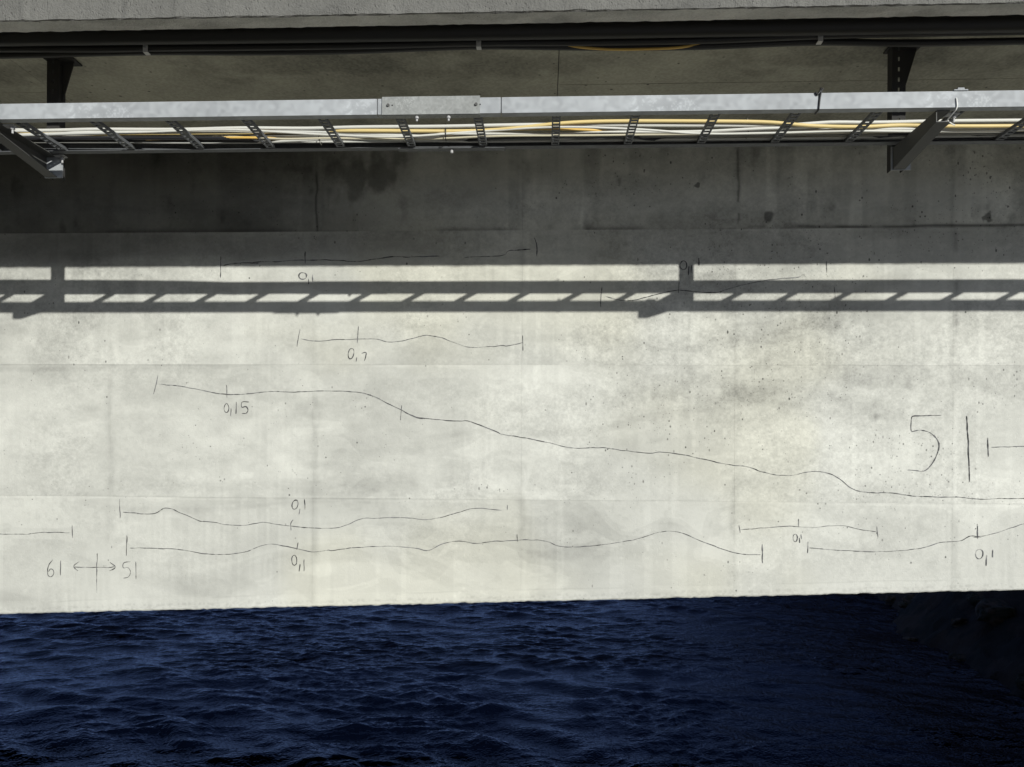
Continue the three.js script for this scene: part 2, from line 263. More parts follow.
{
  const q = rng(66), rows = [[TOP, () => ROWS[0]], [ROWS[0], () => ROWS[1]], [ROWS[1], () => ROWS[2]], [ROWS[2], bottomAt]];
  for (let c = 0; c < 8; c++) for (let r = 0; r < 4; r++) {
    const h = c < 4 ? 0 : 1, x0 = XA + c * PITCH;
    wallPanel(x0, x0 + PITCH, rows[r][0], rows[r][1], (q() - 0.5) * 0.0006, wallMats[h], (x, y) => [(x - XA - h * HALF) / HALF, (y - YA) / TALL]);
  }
  for (const [a, b] of [[-15, XA], [XA + 2 * HALF, 14]]) for (let r = 0; r < 4; r++) wallPanel(a, b, rows[r][0], rows[r][1], 0, M.far);
}
// pencil lines and figures on the girder face: [name, label, line weight, strokes in millimetres x, y, x, y ...]
const MARKS = [
  ['crack_marking', 'upper crack line running along the shadow edge', 1.25, [[-1567,923,-1569,819], [-1554,878,-1498,889,-1382,888,-1425,888,-1368,895,-1312,894,-1225,902,-1150,903,-1026,902,-964,898,-890,896,-803,908,-730,916,-656,915,-502,918], [-380,912,-185,925,-174,939,-65,950], [-47,1004,-35,962,-34,916], [-1153,944,-1154,885]]],
  ['width_number', '0,1 beside the upper crack line', 1.6, [[-1162,841,-1150,836,-1146,826,-1150,815,-1161,810,-1174,812,-1182,820,-1182,831,-1174,840,-1162,841], [-1137,813,-1137,786], [-1116,833,-1116,796]]],
  ['crack_marking', 'short crack line below the ladder shadow', 0.8, [[-1176,568,-1185,528,-1190,485], [-1173,522,-1105,511,-999,518,-900,520,-814,522,-740,507,-678,512,-568,538,-506,532,-359,483,-188,489,-184,487,-99,504], [-99,538,-99,465], [-892,583,-898,501]]],
  ['width_number', '0,1 under the short crack line', 1.1, [[-919,474,-913,463,-914,447,-921,432,-931,426,-938,432,-941,447,-937,463,-928,474,-919,474], [-900,433,-903,412], [-875,451,-855,456,-855,442,-861,416]]],
  ['crack_marking', 'long crack line falling from left to right', 0.95, [[-1875,345,-1886,295,-1897,252], [-1868,302,-1752,290,-1563,255,-1463,253,-1421,257,-1296,268,-1196,265,-1085,270,-936,269,-874,261,-812,245,-738,206,-676,178,-627,152,-565,140,-504,134,-394,128,-369,131,-284,102,-210,72,-206,68,-133,56,13,30,110,7,158,0,279,4,375,-8,507,-20,567,-15,663,-27,758,-48,877,-73,960,-82,1042,-108,1113,-121,1172,-121,1254,-104,1313,-104,1360,-118,1396,-139,1443,-177,1490,-195,1560,-200,1642,-201,1700,-211,1863,-219,1933,-218,2049,-227,2130,-223,2237,-221,2417,-226,2783,-235], [-1535,299,-1534,235], [-680,203,-686,131], [-676,178,-608,142,-578,137]]],
  ['width_number', '0,15 under the long crack line', 1.0, [[-1532,209,-1526,199,-1524,184,-1528,171,-1535,165,-1543,171,-1547,184,-1545,199,-1539,208,-1532,209], [-1514,185,-1514,148], [-1488,216,-1489,158], [-1425,216,-1459,215,-1460,190,-1440,194,-1430,179,-1438,163,-1460,161]]],
  ['panel_number', 'large 51 beside a tick', 1.3, [[1858,165,1792,162,1726,158,1723,154,1722,88,1726,87,1763,94,1804,84,1839,52,1849,24,1839,-23,1810,-74,1781,-96,1746,-95,1706,-92], [1973,161,1982,31,1988,-147]]],
  ['crack_marking', 'crack line starting at a tick right of the large 51', 1.0, [[2070,61,2073,-28], [2088,16,2163,19,2236,20,2496,16,2759,33]]],
  ['crack_marking', 'upper of the two low wavy crack lines', 0.9, [[-2063,-261,-2060,-353], [-2046,-323,-1888,-328,-1831,-301,-1749,-329,-1660,-363,-1598,-367,-1535,-380,-1460,-382,-1417,-378,-1355,-366,-1293,-374,-1218,-383,-1093,-392,-969,-384,-871,-345,-784,-341,-661,-337,-563,-346,-465,-329,-391,-306,-318,-290,-196,-299], [-168,-272,-168,-296], [-1205,-352,-1215,-367,-1214,-404]]],
  ['width_number', '0,1 above the upper low crack line', 1.0, [[-1184,-260,-1180,-272,-1184,-287,-1193,-299,-1203,-301,-1210,-294,-1211,-280,-1204,-265,-1194,-258,-1184,-260], [-1172,-299,-1176,-327], [-1149,-253,-1148,-303]]],
  ['crack_marking', 'short crack line at the left edge', 0.9, [[-3182,-461,-2922,-446,-2665,-437,-2536,-436,-2434,-426,-2312,-427], [-2300,-390,-2296,-452]]],
  ['crack_marking', 'lower of the two low wavy crack lines', 0.95, [[-2026,-436,-2027,-480,-2029,-536], [-2011,-497,-1777,-502,-1652,-520,-1545,-524,-1438,-509,-1323,-472,-1190,-492,-1101,-508,-1025,-497,-1025,-499,-919,-486,-726,-476,-604,-484,-551,-495,-482,-463,-412,-447,-308,-458,-239,-447,-144,-443,-83,-438,20,-444,81,-466,158,-469,295,-455,449,-429,551,-396,619,-390,670,-400,732,-428,834,-466,935,-494,1028,-497], [1036,-447,1037,-536], [-1181,-462,-1186,-497], [-121,-411,-118,-447]]],
  ['width_number', '0,1 under the lower low crack line', 1.0, [[-1194,-525,-1187,-536,-1186,-552,-1190,-567,-1198,-572,-1206,-567,-1210,-552,-1209,-536,-1202,-525,-1194,-525], [-1170,-567,-1173,-602], [-1150,-544,-1150,-600]]],
  ['panel_number', '61 left of the double arrow', 1.05, [[-2396,-558,-2414,-581,-2423,-612,-2419,-636,-2406,-643,-2392,-629,-2394,-610,-2407,-604,-2419,-619], [-2358,-563,-2357,-636]]],
  ['double_arrow', 'double arrow crossed by an upright line', 1.1, [[-2291,-594,-2191,-595,-2086,-592], [-2263,-566,-2291,-591,-2269,-613], [-2110,-569,-2083,-592,-2113,-611], [-2173,-526,-2176,-623,-2174,-720]]],
  ['panel_number', '51 right of the double arrow', 1.05, [[-2007,-564,-2041,-572,-2043,-596,-2019,-594,-2007,-614,-2019,-640,-2043,-646], [-1980,-564,-1978,-649]]],
  ['crack_marking', 'short faint crack line low on the right', 0.75, [[926,-358,933,-394], [935,-380,1053,-369,1154,-361,1271,-365,1405,-355,1471,-370,1563,-382], [1564,-357,1571,-408], [1204,-326,1204,-364]]],
  ['width_number', '0,1 under the short faint crack line', 0.9, [[1192,-399,1198,-407,1199,-420,1196,-431,1189,-435,1183,-431,1179,-420,1180,-407,1186,-399,1192,-399], [1207,-415,1209,-439], [1216,-398,1218,-421]]],
  ['crack_marking', 'crack line rising to the right edge', 0.85, [[1248,-433,1248,-487], [1255,-462,1472,-475,1605,-475,1738,-463,1804,-449,1853,-432,1952,-421,1993,-400,2034,-400,2117,-382,2236,-339,2443,-298], [2026,-349,2028,-411], [2010,-403,2043,-403]]],
  ['width_number', '0,1 at the right edge under the rising crack line', 1.0, [[2032,-461,2044,-463,2052,-474,2052,-489,2044,-501,2032,-504,2021,-496,2017,-482,2021,-468,2032,-461], [2069,-487,2066,-537], [2096,-461,2097,-497]]],
  ['crack_marking', 'crack line crossing the bracket shadow on the right', 0.95, [[277,770,271,721,271,673], [293,725,359,705,431,706,515,727,623,750,682,748,813,740,873,758,1003,789,1108,805,1202,812,1220,826,1232,808], [640,792,638,738], [1362,766,1368,712], [1326,886,1329,832]]],
  ['width_number', '0,1 on the bracket shadow', 1.6, [[644,877,651,887,661,890,671,883,674,869,671,856,662,849,651,852,644,862,644,877], [685,865,683,822], [698,870,696,831], [733,896,733,869]]],
];
{
  const q = rng(909);
  M.pencil = new THREE.MeshStandardMaterial({ vertexColors: true, roughness: 0.8, side: THREE.DoubleSide });
  let lift = 0;
  MARKS.forEach(([kind, label, weight, strokes], mi) => {
    strokes.forEach((s, si) => {
      const pts = []; for (let i = 0; i < s.length; i += 2) pts.push(new THREE.Vector3(s[i] / 1000, s[i + 1] / 1000, 0));
      const curve = new THREE.CatmullRomCurve3(pts, false, 'centripetal'), len = curve.getLength(), n = Math.max(4, Math.ceil(len / 0.006)), P = curve.getSpacedPoints(n), seed = q() * 500, pos = [], col = [], idx = [];
      for (let i = 0; i <= n; i++) {
        const a = P[Math.max(0, i - 1)], b = P[Math.min(n, i + 1)], d = b.clone().sub(a).normalize(), s01 = i / n * len;
        const w = 0.5 * 0.0034 * weight * (len > 0.15 ? 1 : 1.18) * (0.85 + 0.45 * vn(s01 * 60 + seed, mi) + 0.25 * vn(s01 * 14 + seed, mi + 50)) * Math.min(1, 0.55 + Math.min(i, n - i) * 0.3) * (1 - (len > 0.15 ? 0.6 : 0.4) * sstep(0.55, 0.8, vn(s01 * 110 + seed * 3, mi + 12)));
        const off = 0.0013 * vn(s01 * 35 + seed, 7 + mi), x = P[i].x - d.y * off, y = P[i].y + d.x * off;
        const g = Math.max(0.02, 0.078 + 0.06 * vn(s01 * 40 + seed, 90 + mi) + 0.05 * vn(s01 * 6 + seed, 33));
        pos.push(x - d.y * w, y + d.x * w, 0, x + d.y * w, y - d.x * w, 0); col.push(g, g, g * 1.04, g, g, g * 1.04);
        if (i) { const k = 2 * i; idx.push(k - 1, k + 1, k, k - 1, k, k - 2); }
      }
      const g = new THREE.BufferGeometry(); g.setAttribute('position', new THREE.Float32BufferAttribute(pos, 3)); g.setAttribute('color', new THREE.Float32BufferAttribute(col, 3)); g.setIndex(idx); g.computeVertexNormals();
      const name = kind === 'crack_marking' ? (len > 0.15 ? 'crack_line' : 'end_tick') : kind === 'double_arrow' ? 'arrow_line' : label.startsWith('0') && si === 1 ? 'comma' : 'digit';
      const o = mesh(name, g, M.pencil, girder, name === 'crack_line' ? label : undefined); o.position.z = 0.0019 + (lift++) * 0.00001;
    });
  });
}
// deck slab with the boards of its soffit
const deck = raised(group('deck_slab', bridge));
mesh('slab_core', box(-15, 14, TOP + 0.012, 1.78, -11.5, 1.27), M.core, deck);
{
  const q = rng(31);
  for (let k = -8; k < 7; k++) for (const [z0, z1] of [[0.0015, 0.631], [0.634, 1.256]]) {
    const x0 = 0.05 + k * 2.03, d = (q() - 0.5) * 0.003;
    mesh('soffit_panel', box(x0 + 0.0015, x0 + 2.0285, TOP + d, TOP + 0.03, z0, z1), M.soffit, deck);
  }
}
{ // edge beam, its lower arrises a little broken
  const prof = [[1.256, 1.80], [1.256, 1.331], [1.261, 1.324], [1.325, 1.3205], [1.331, 1.3225], [1.333, 2.02], [1.10, 2.05], [1.10, 1.80]], n = 1500, L = 29, T = [], F = [];
  const pt = (i, k) => { const x = -15 + i / n * L; k %= prof.length; let [z, y] = prof[k]; if (k >= 1 && k <= 4) { const s = k * 3.7; y += 0.0010 * vn(x * 30, s) + 0.0013 * vn(x * 110, s + 9) + (k === 1 || k === 4 ? 0.0025 * sstep(0.55, 0.9, vn(x * 17 + 60, s)) : 0); z += 0.0018 * vn(x * 45, s + 40); } return [x, y, z]; };
  for (let i = 0; i < n; i++) for (let k = 0; k < prof.length; k++) { const a = pt(i, k), b = pt(i + 1, k), c = pt(i + 1, k + 1), d = pt(i, k + 1); (k === 4 || k === 3 ? F : T).push([a, b, c], [a, c, d]); }
  for (let i = 1; i < prof.length - 1; i++) { T.push([pt(0, 0), pt(0, i), pt(0, i + 1)], [pt(n, 0), pt(n, i + 1), pt(n, i)]); }
  const eb = raised(group('edge_beam', bridge));
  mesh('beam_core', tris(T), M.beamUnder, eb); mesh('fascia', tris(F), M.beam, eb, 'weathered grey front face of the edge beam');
}
raised(mesh('abutment', [box(13.2, 17, -5, TOP - 0.005, -9.9, -0.05)], M.far, bridge));

// ------------------------------------------------------------ cable ladder
const RB = 1.063, RT = 1.113, AF = 1.222, AR = 0.928, FL = 0.028, LX0 = -4.6, LX1 = 4.6;
const ladder = thing('cable_ladder', 'galvanised steel cable ladder hung level under the deck', 'cable ladder', [0, RB, 1.07]);
const inLadder = (o) => { o.position.set(0, -RB, -1.07); return o; };
function rail(x0, x1, zf, dir) {                          // a channel open to the middle of the ladder
  const t = 0.002, z = (a) => zf - dir * a, lohi = (a, b) => [Math.min(z(a), z(b)), Math.max(z(a), z(b))];
  return [box(x0, x1, RB, RT, ...lohi(0, t)), box(x0, x1, RB, RB + t, ...lohi(t, FL)), box(x0, x1, RT - t, RT, ...lohi(t, 0.014))];
}
for (const [a, b] of [[LX0, -0.5365], [-0.533, -0.1405], [-0.1365, 0.8515], [0.8545, LX1]]) inLadder(mesh('side_rail', rail(a, b, AF, 1), M.zinc, ladder));
for (const [a, b] of [[LX0, -0.34], [-0.337, LX1]]) inLadder(mesh('side_rail', rail(a, b, AR, -1), M.zincShade, ladder));
{ // splice plate with its screws
  const sp = inLadder(mesh('splice_plate', [box(-0.519, -0.206, RB - 0.003, RT + 0.004, AF + 0.0005, AF + 0.0045), box(-0.519, -0.206, RB - 0.0045, RB - 0.002, AF - 0.022, AF + 0.0004)], M.zincDull, ladder, 'duller splice plate screwed over the joint of the front rail'));
  for (const [x, y] of [[-0.499, 1.0895], [-0.218, 1.089]]) { mesh('bolt', cyl([x, y, AF + 0.0046], [x, y, AF + 0.009], 0.005, 6), M.steelDark, sp); mesh('bolt', cyl([x + 0.013, y, AF + 0.0046], [x + 0.013, y, AF + 0.0056], 0.0022, 8), M.black, sp); }
  for (const x of [-0.409, -0.307]) mesh('bolt', [cyl([x, RB - 0.012, AF - 0.008], [x, RB - 0.0046, AF - 0.008], 0.007, 6), cyl([x, RB - 0.020, AF - 0.008], [x, RB - 0.012, AF - 0.008], 0.0034, 8)], M.bolt, sp);
  for (const [a, e] of [[-0.58, -0.10], [0.82, 0.89]]) inLadder(mesh('light_stop_strip', box(a, e, RB + 0.003, RT - 0.003, AF - 0.0058, AF - 0.0024), M.zincShade, ladder));  // unseen strips added behind the rail joints to stop sunlight leaking through
  const rp = inLadder(mesh('splice_plate', [box(-0.52, -0.14, RB - 0.0035, RB - 0.0008, AR - 0.002, AR + 0.026), box(-0.52, -0.14, RB - 0.0035, RT, AR - 0.0034, AR - 0.0015)], M.zincShade, ladder));
  mesh('bolt', [cyl([-0.33, RB - 0.016, AR + 0.012], [-0.33, RB - 0.0036, AR + 0.012], 0.006, 6)], M.bolt, rp);
}
{ // rungs: inverted channels with a row of slots
  const w = 0.028, t = 0.0018, y0 = RB + 0.0022, y1 = y0 + 0.0105, zf = AF - 0.0022, zr = AR + 0.0022, parts = [];
  parts.push(box(-w / 2, -w / 2 + t, y0, y1, zr, zf), box(w / 2 - t, w / 2, y0, y1, zr, zf));
  parts.push(box(-w / 2 + t, -0.0095, y0, y0 + t, zr, zf), box(0.0095, w / 2 - t, y0, y0 + t, zr, zf));
  for (let z = zr; z < zf; z += 0.0235) parts.push(box(-0.0095, 0.0095, y0, y0 + t, z, Math.min(zf, z + 0.0125)));
  const proto = inLadder(mesh('rung', parts, M.zincShade, ladder));
  for (let k = -18; k <= 17; k++) { const o = k === -18 ? proto : proto.clone(); o.position.x = 0.037 + 0.2535 * k; if (k > -18) ladder.add(o); }
}

// ------------------------------------------------------------ brackets
function bracket(x, label) {
  const b = thing('cantilever_bracket', label, 'bracket', [x, TOP - 0.009, 0.88], 'brackets that carry the cable ladder');
  const put = (name, geo, mat) => { const o = mesh(name, geo, mat, b); o.position.set(0, -(TOP - 0.009), -0.88); return o; };
  // post: channel with a slotted web, open to the wall
  const W = 0.0235, z1 = 0.903, z0 = 0.866, t = 0.0025, y0 = 0.988, y1 = TOP - 0.0092, P = [box(-W, -W + t, y0, y1, z0, z1), box(W - t, W, y0, y1, z0, z1), box(-W + t, -0.0034, y0, y1, z1 - t, z1), box(0.0034, W - t, y0, y1, z1 - t, z1)];
  for (let y = y0; y < y1; y += 0.036) P.push(box(-0.0034, 0.0034, y, Math.min(y1, y + 0.021), z1 - t, z1));
  put('post', P, M.post);
  put('base_plate', [box(-0.032, 0.078, TOP - 0.009, TOP - 0.004, 0.85, 0.912)], M.post);
  { const T = [], A = [[W, y1], [W + 0.045, y1], [W + 0.040, y1 - 0.02], [W, y1 - 0.155]], q = (p, z) => [p[0], p[1], z];
    for (const [z, f] of [[0.888, 1], [0.883, -1]]) { T.push(f > 0 ? [q(A[0], z), q(A[3], z), q(A[2], z)] : [q(A[0], z), q(A[2], z), q(A[3], z)]); T.push(f > 0 ? [q(A[0], z), q(A[2], z), q(A[1], z)] : [q(A[0], z), q(A[1], z), q(A[2], z)]); }
    for (let k = 0; k < 4; k++) { const a = A[k], c = A[(k + 1) % 4]; T.push([q(a, 0.883), q(c, 0.883), q(c, 0.888)], [q(a, 0.883), q(c, 0.888), q(a, 0.888)]); }
    put('gusset', tris(T), M.post); }
  // arm: wedge-shaped channel, web to the left, flanges to the right
  const f = 0.042, yt = RB - 0.0012, tip = 1.203, rear = 0.9035, yb = (z) => mix(0.985, 1.026, (z - rear) / (tip - rear));
  const web = prismX([[rear, yb(rear)], [tip, yb(tip)], [tip, yt], [rear, yt]], -0.022, -0.0195);
  const top = prismX([[rear, yt - 0.0025], [tip, yt - 0.0025], [tip, yt], [rear, yt]], -0.0194, f - 0.022);
  const low = prismX([[rear, yb(rear)], [tip, yb(tip)], [tip, yb(tip) + 0.0025], [rear, yb(rear) + 0.0025]], -0.0194, f - 0.022);
  put('arm', [web, top, low], M.steelDark);
  put('end_plate', [box(-0.027, 0.040, 0.984, 1.066, 0.9032, 0.9075)], M.zinc);
  // clamp bolts that hold the rails
  for (const [bx, bz] of [[0.045, AR - 0.012], [0.045, AF - 0.045]]) put('clamp_bolt', [cyl([bx, 1.035, bz], [bx, RB - 0.0062, bz], 0.0036, 8), cyl([bx, 1.048, bz], [bx, 1.055, bz], 0.0075, 6), box(bx - 0.026, bx + 0.012, RB - 0.006, RB - 0.002, bz - 0.012, bz + 0.012)], M.bolt);
  return b;
}
bracket(1.244, 'right bracket, a slotted post and wedge-shaped arm under the cable ladder');
bracket(-1.81, 'left bracket at the left edge, its arm end bright in the sun');

// ------------------------------------------------------------ cables
function cable(name, label, pts, r, mat, group) {          // pts: x, y, z in millimetres
  const P = [], n = pts.length, y0 = pts[1] / 1000, z0 = pts[2] / 1000, y1 = pts[n - 2] / 1000, z1 = pts[n - 1] / 1000, x0 = pts[0] / 1000, x1 = pts[n - 3] / 1000;
  P.push(new THREE.Vector3(-4.6, y0, z0), new THREE.Vector3(-3.2, y0 + 0.001, z0 + 0.003), new THREE.Vector3(x0 - 0.5, y0 - 0.001, z0));
  for (let i = 0; i < n; i += 3) P.push(new THREE.Vector3(pts[i] / 1000, pts[i + 1] / 1000, pts[i + 2] / 1000));
  P.push(new THREE.Vector3(x1 + 0.6, y1, z1), new THREE.Vector3(3.3, y1 + 0.001, z1 - 0.003), new THREE.Vector3(4.6, y1, z1));
  const g = new THREE.TubeGeometry(new THREE.CatmullRomCurve3(P, false, 'centripetal'), 360, r, 10);
  const o = new THREE.Mesh(g, mat); o.name = numbered(name); o.castShadow = o.receiveShadow = true; scene.add(o);
  g.translate(0, -RB, -z0); o.position.set(0, RB, z0); return tag(o, label, 'cable', group);
}
const CG = 'cables lying on the cable ladder', white = cableMat(0.57, 0.565, 0.52), white2 = cableMat(0.52, 0.52, 0.485), yellow = cableMat(0.64, 0.50, 0.22), orange = cableMat(0.62, 0.40, 0.10), cream = cableMat(0.50, 0.46, 0.34), greyC = cableMat(0.20, 0.195, 0.17), blackC = cableMat(0.014, 0.014, 0.016, 0.45);
cable('ladder_cable', 'top white cable of the bundle on the ladder', [-1953,1127,980,-1730,1126,984,-1618,1126,988,-1291,1122,988,-1072,1121,996,-823,1118,994,-644,1117,1002,-363,1115,1004,-17,1116,1007,190,1112,1007,598,1106,1007,834,1105,1007,968,1112,1007,1101,1110,1007,1333,1112,1007,1610,1111,1007], 0.006, white, CG);
cable('ladder_cable', 'second white cable, under the top one at left, sinking behind the splice plate', [-1950,1109,985,-1601,1114,985,-1257,1114,985,-1040,1112,988,-790,1108,985,-613,1098,985,-401,1087,985,-228,1093,955,54,1092,950,334,1100,950,541,1106,955,742,1098,975,972,1091,996,1204,1089,1001,1615,1084,998], 0.0062, white2, CG);
cable('ladder_cable', 'thick yellow cable rising to the top of the bundle right of the middle', [-1975,1129,950,-1052,1120,955,-830,1116,973,-699,1108,994,-225,1103,995,-103,1104,1008,52,1114,1020,189,1119,1020,561,1115,1020,763,1109,1020,896,1096,1020,1064,1092,1016,1201,1099,1007,1360,1089,1020,1602,1087,1020], 0.0062, yellow, CG);
cable('ladder_cable', 'white cable in the lower middle of the bundle', [-1979,1124,945,-1056,1107,945,-514,1106,950,-348,1094,992,-190,1093,992,53,1090,992,260,1093,992,533,1091,995,732,1092,1010,970,1101,1001,1208,1107,992,1619,1105,992], 0.0052, white, CG);
cable('ladder_cable', 'thin orange cable low in the bundle at left', [-1979,1106,945,-1530,1103,950,-1378,1087,995,-1252,1088,995,-1019,1087,995,-902,1091,970,-730,1092,945,-300,1110,950,-138,1104,996,-16,1099,1011,156,1100,997,334,1109,945,888,1106,945,1648,1094,945], 0.0042, orange, CG);
cable('ladder_cable', 'dull grey cable in the middle of the bundle', [-1959,1104,972,-1408,1105,972,-866,1102,972,-509,1093,972,-262,1090,972,53,1086,972,331,1087,972,606,1085,972,879,1087,972,1116,1083,972,1631,1082,972], 0.0054, greyC, CG);
cable('ladder_cable', 'low white cable showing left of the splice plate', [-1979,1102,945,-1005,1083,965,-863,1081,982,-702,1085,982,-543,1082,982,-370,1086,955,54,1084,945,1648,1081,945], 0.0048, white2, CG);
cable('ladder_cable', 'lowest white cable, lying beside the rear rail', [-1972,1098,955,-907,1087,955,-584,1085,955,-406,1085,955,-228,1081,955,54,1081,955,368,1081,955,541,1081,955,748,1081,955,987,1081,955,1191,1081,955,1642,1081,955], 0.0046, white2, CG);
cable('ladder_cable', 'upper black cable low in the bundle', [-1946,1096,990,-1074,1087,990,-1007,1096,960,-875,1101,945,-300,1098,945,-191,1082,980,53,1082,990,260,1082,990,367,1083,960,543,1089,945,1093,1086,945,1214,1082,980,1396,1086,950,1626,1082,980], 0.006, blackC, CG);
cable('ladder_cable', 'lower black cable low in the bundle', [-1957,1094,975,-1080,1084,975,-962,1089,955,-838,1094,945,-336,1088,945,-191,1082,975,296,1082,975,385,1082,955,508,1086,945,1093,1083,945,1218,1082,970,1364,1082,948,1646,1082,948], 0.0056, blackC, CG);
cable('ladder_cable', 'thin white cable weaving over the bundle', [-1956,1136,976,-1507,1113,990,-1104,1111,1006,-750,1091,1002,-504,1082,1002,-225,1099,998,52,1099,1025,325,1092,1015,531,1081,1002,768,1080,1002,1035,1082,1007,1270,1080,1002,1610,1080,1007], 0.0038, white, CG);
cable('ladder_cable', 'thin cream cable hanging in loose waves low in the bundle', [-1968,1105,960,-1227,1106,970,-928,1080,1000,-750,1080,1000,-437,1082,980,-155,1081,1000,122,1080,1000,396,1080,1000,668,1080,1000,937,1080,1000,1204,1080,1000,1614,1080,1000], 0.0036, cream, CG);
// black conduit and cables tucked behind the edge beam
{
  const o = new THREE.Mesh(new THREE.TubeGeometry(new THREE.CatmullRomCurve3([[-5, 1.384], [-1.83, 1.38], [-0.98, 1.376], [0.02, 1.373], [0.73, 1.372], [1.46, 1.371], [5, 1.37]].map(([x, y]) => new THREE.Vector3(x, y - RB, 0))), 200, 0.027, 18), M.black);
  o.name = 'black_conduit'; o.position.set(0, RB, 1.13); o.castShadow = o.receiveShadow = true; scene.add(o); tag(o, 'thick black conduit running behind the edge beam', 'conduit');
}
cable('power_cable', 'upper black cable sagging between clips under the deck', [-1903, 1372, 1075, -1500, 1366, 1075, -1368, 1366, 1075, -1017, 1364, 1075, -640, 1363, 1075, -222, 1366, 1075, 120, 1362, 1075, 520, 1362, 1075, 901, 1371, 1075, 1180, 1374, 1075, 1582, 1375, 1075], 0.012, M.black, null);
cable('power_cable', 'lower black cable sagging between clips under the deck', [-1903, 1362, 1050, -1368, 1366, 1050, -1017, 1360, 1050, -700, 1359, 1050, -222, 1368, 1050, 16, 1362, 1050, 252, 1356, 1050, 520, 1355, 1050, 901, 1363, 1050, 1180, 1355, 1050, 1582, 1355, 1050], 0.0115, M.black, null);
cable('power_cable', 'thin orange cable showing under the black cables near the middle', [-1903, 1398, 1058, -1017, 1398, 1058, -300, 1398, 1058, -100, 1392, 1058, 60, 1362, 1058, 200, 1346, 1058, 330, 1344, 1058, 470, 1350, 1058, 640, 1384, 1058, 850, 1396, 1058, 1582, 1398, 1058], 0.0042, orange, null);
for (const [x, where] of [[-1.363, 'left'], [-0.223, 'middle'], [0.905, 'right']]) {
  const c = thing('cable_clip', where + ' of the three metal clips that hold the black cables', 'clip', [x, TOP, 1.06], 'clips of the black cables');
  mesh('strap', [box(-0.008, 0.008, -0.084, -0.003, 0.030, 0.0322), box(-0.008, 0.008, -0.0865, -0.0842, 0.010, 0.0322)], M.strap, c);
  mesh('screw', cyl([0, -0.070, 0.0323], [0, -0.070, 0.036], 0.0045, 6), M.bolt, c);
}
// ties
function tie(label, pts, r, mat) {
  const c = new THREE.CatmullRomCurve3(pts.map((p) => new THREE.Vector3(...p)), false, 'catmullrom', 0.2), g = new THREE.TubeGeometry(c, 40, r, 6), [x, y, z] = pts[0];
  g.translate(-x, -y, -z); const o = new THREE.Mesh(g, mat); o.name = numbered('cable_tie'); o.position.set(x, y, z); o.castShadow = o.receiveShadow = true; scene.add(o); return tag(o, label, 'cable tie');
}
{
  const F = AF + 0.0025;
  tie('white tie hanging off the front rail beside the right bracket', [[1.272, RB + 0.028, F], [1.274, RB + 0.004, F + 0.001], [1.272, RB - 0.008, F - 0.002], [1.262, RB - 0.026, AF - 0.03], [1.280, RB - 0.034, AF - 0.04], [1.30, RB - 0.03, AF - 0.06]], 0.0019, M.tieWhite);
  tie('black tie round the front rail over its right joint', [[0.866, RT + 0.012, F], [0.860, RT + 0.003, F + 0.001], [0.856, RT - 0.02, F], [0.853, RB + 0.001, F], [0.853, RB - 0.003, AF - 0.01], [0.853, RB - 0.0025, AF - 0.03]], 0.0026, M.black);
  tie('black tie end standing up behind the front rail joint', [[0.842, RT + 0.001, F], [0.848, RT - 0.007, F + 0.0015], [0.857, RT + 0.004, F + 0.001], [0.860, RT + 0.016, F - 0.004]], 0.003, M.black);
  const loop = (x, label, y0, y1, z, mat) => tie(label, [[x, y0, z + 0.012], [x + 0.002, (y0 + y1) / 2, z + 0.022], [x, y1, z + 0.010], [x, y1 + 0.002, z - 0.008], [x - 0.002, (y0 + y1) / 2, z - 0.018], [x, y0 - 0.001, z - 0.006], [x + 0.001, y0, z + 0.012]], 0.0016, mat);
  loop(-0.345, 'black tie round the cables left of the middle of the ladder', 1.074, 1.128, 0.985, M.black);
  loop(-0.79, 'grey tie round the low white cable left of the splice plate', 1.07, 1.105, 0.975, greyC);
  loop(0.695, 'grey tie round the cables left of the black rail tie', 1.074, 1.135, 0.98, greyC);
  const p = thing('rail_clip', 'small bent metal clip on top of the front rail above the right bracket', 'clip', [1.285, RT, AF]);
  mesh('clip_plate', [box(-0.02, 0.022, 0.0006, 0.004, -0.02, 0.004), box(-0.008, 0.012, 0.0041, 0.010, -0.006, 0.002)], M.zinc, p);
}

// ------------------------------------------------------------ ground, river, banks
const WL = -4.2;
function land(x, z) {                                     // near bank under the viewer, right bank under the bridge
  const near = -1.7 - 0.85 * Math.max(0, 1.1 - z) + 0.10 * fbm(x * 0.6, z * 0.6, 3);
  const shore = mix(8.0 + 0.16 * Math.min(9, Math.max(-4, -z - 10)), 4.4, sstep(-19.5, -32, z)) + 0.5 * vn(z * 0.35, 4), d = x - shore;
  const crest = mix(1.72, 9, sstep(-14.5, -20, z)), slope = mix(0.62, 1.05, sstep(-8, -16, z));
  const right = Math.min(mix(crest, -1.2, sstep(4, 12, z)), WL + d * slope + 0.16 * fbm(x * 0.9, z * 0.9, 4) + 0.14 * Math.abs(vn(x * 2.6, z * 2.6)) + 0.10 * Math.abs(vn(x * 5.2 + 7, z * 5.2)));
  const left = z > 0.5 ? -1.7 + 5.2 * sstep(-3.4, -7.5, x) * sstep(0.5, 3.5, z) * sstep(26, 14, z) : -9;   // unseen bare knoll, added to dim sky light from the left
  return Math.max(near, right, left, WL - 2.2);
}
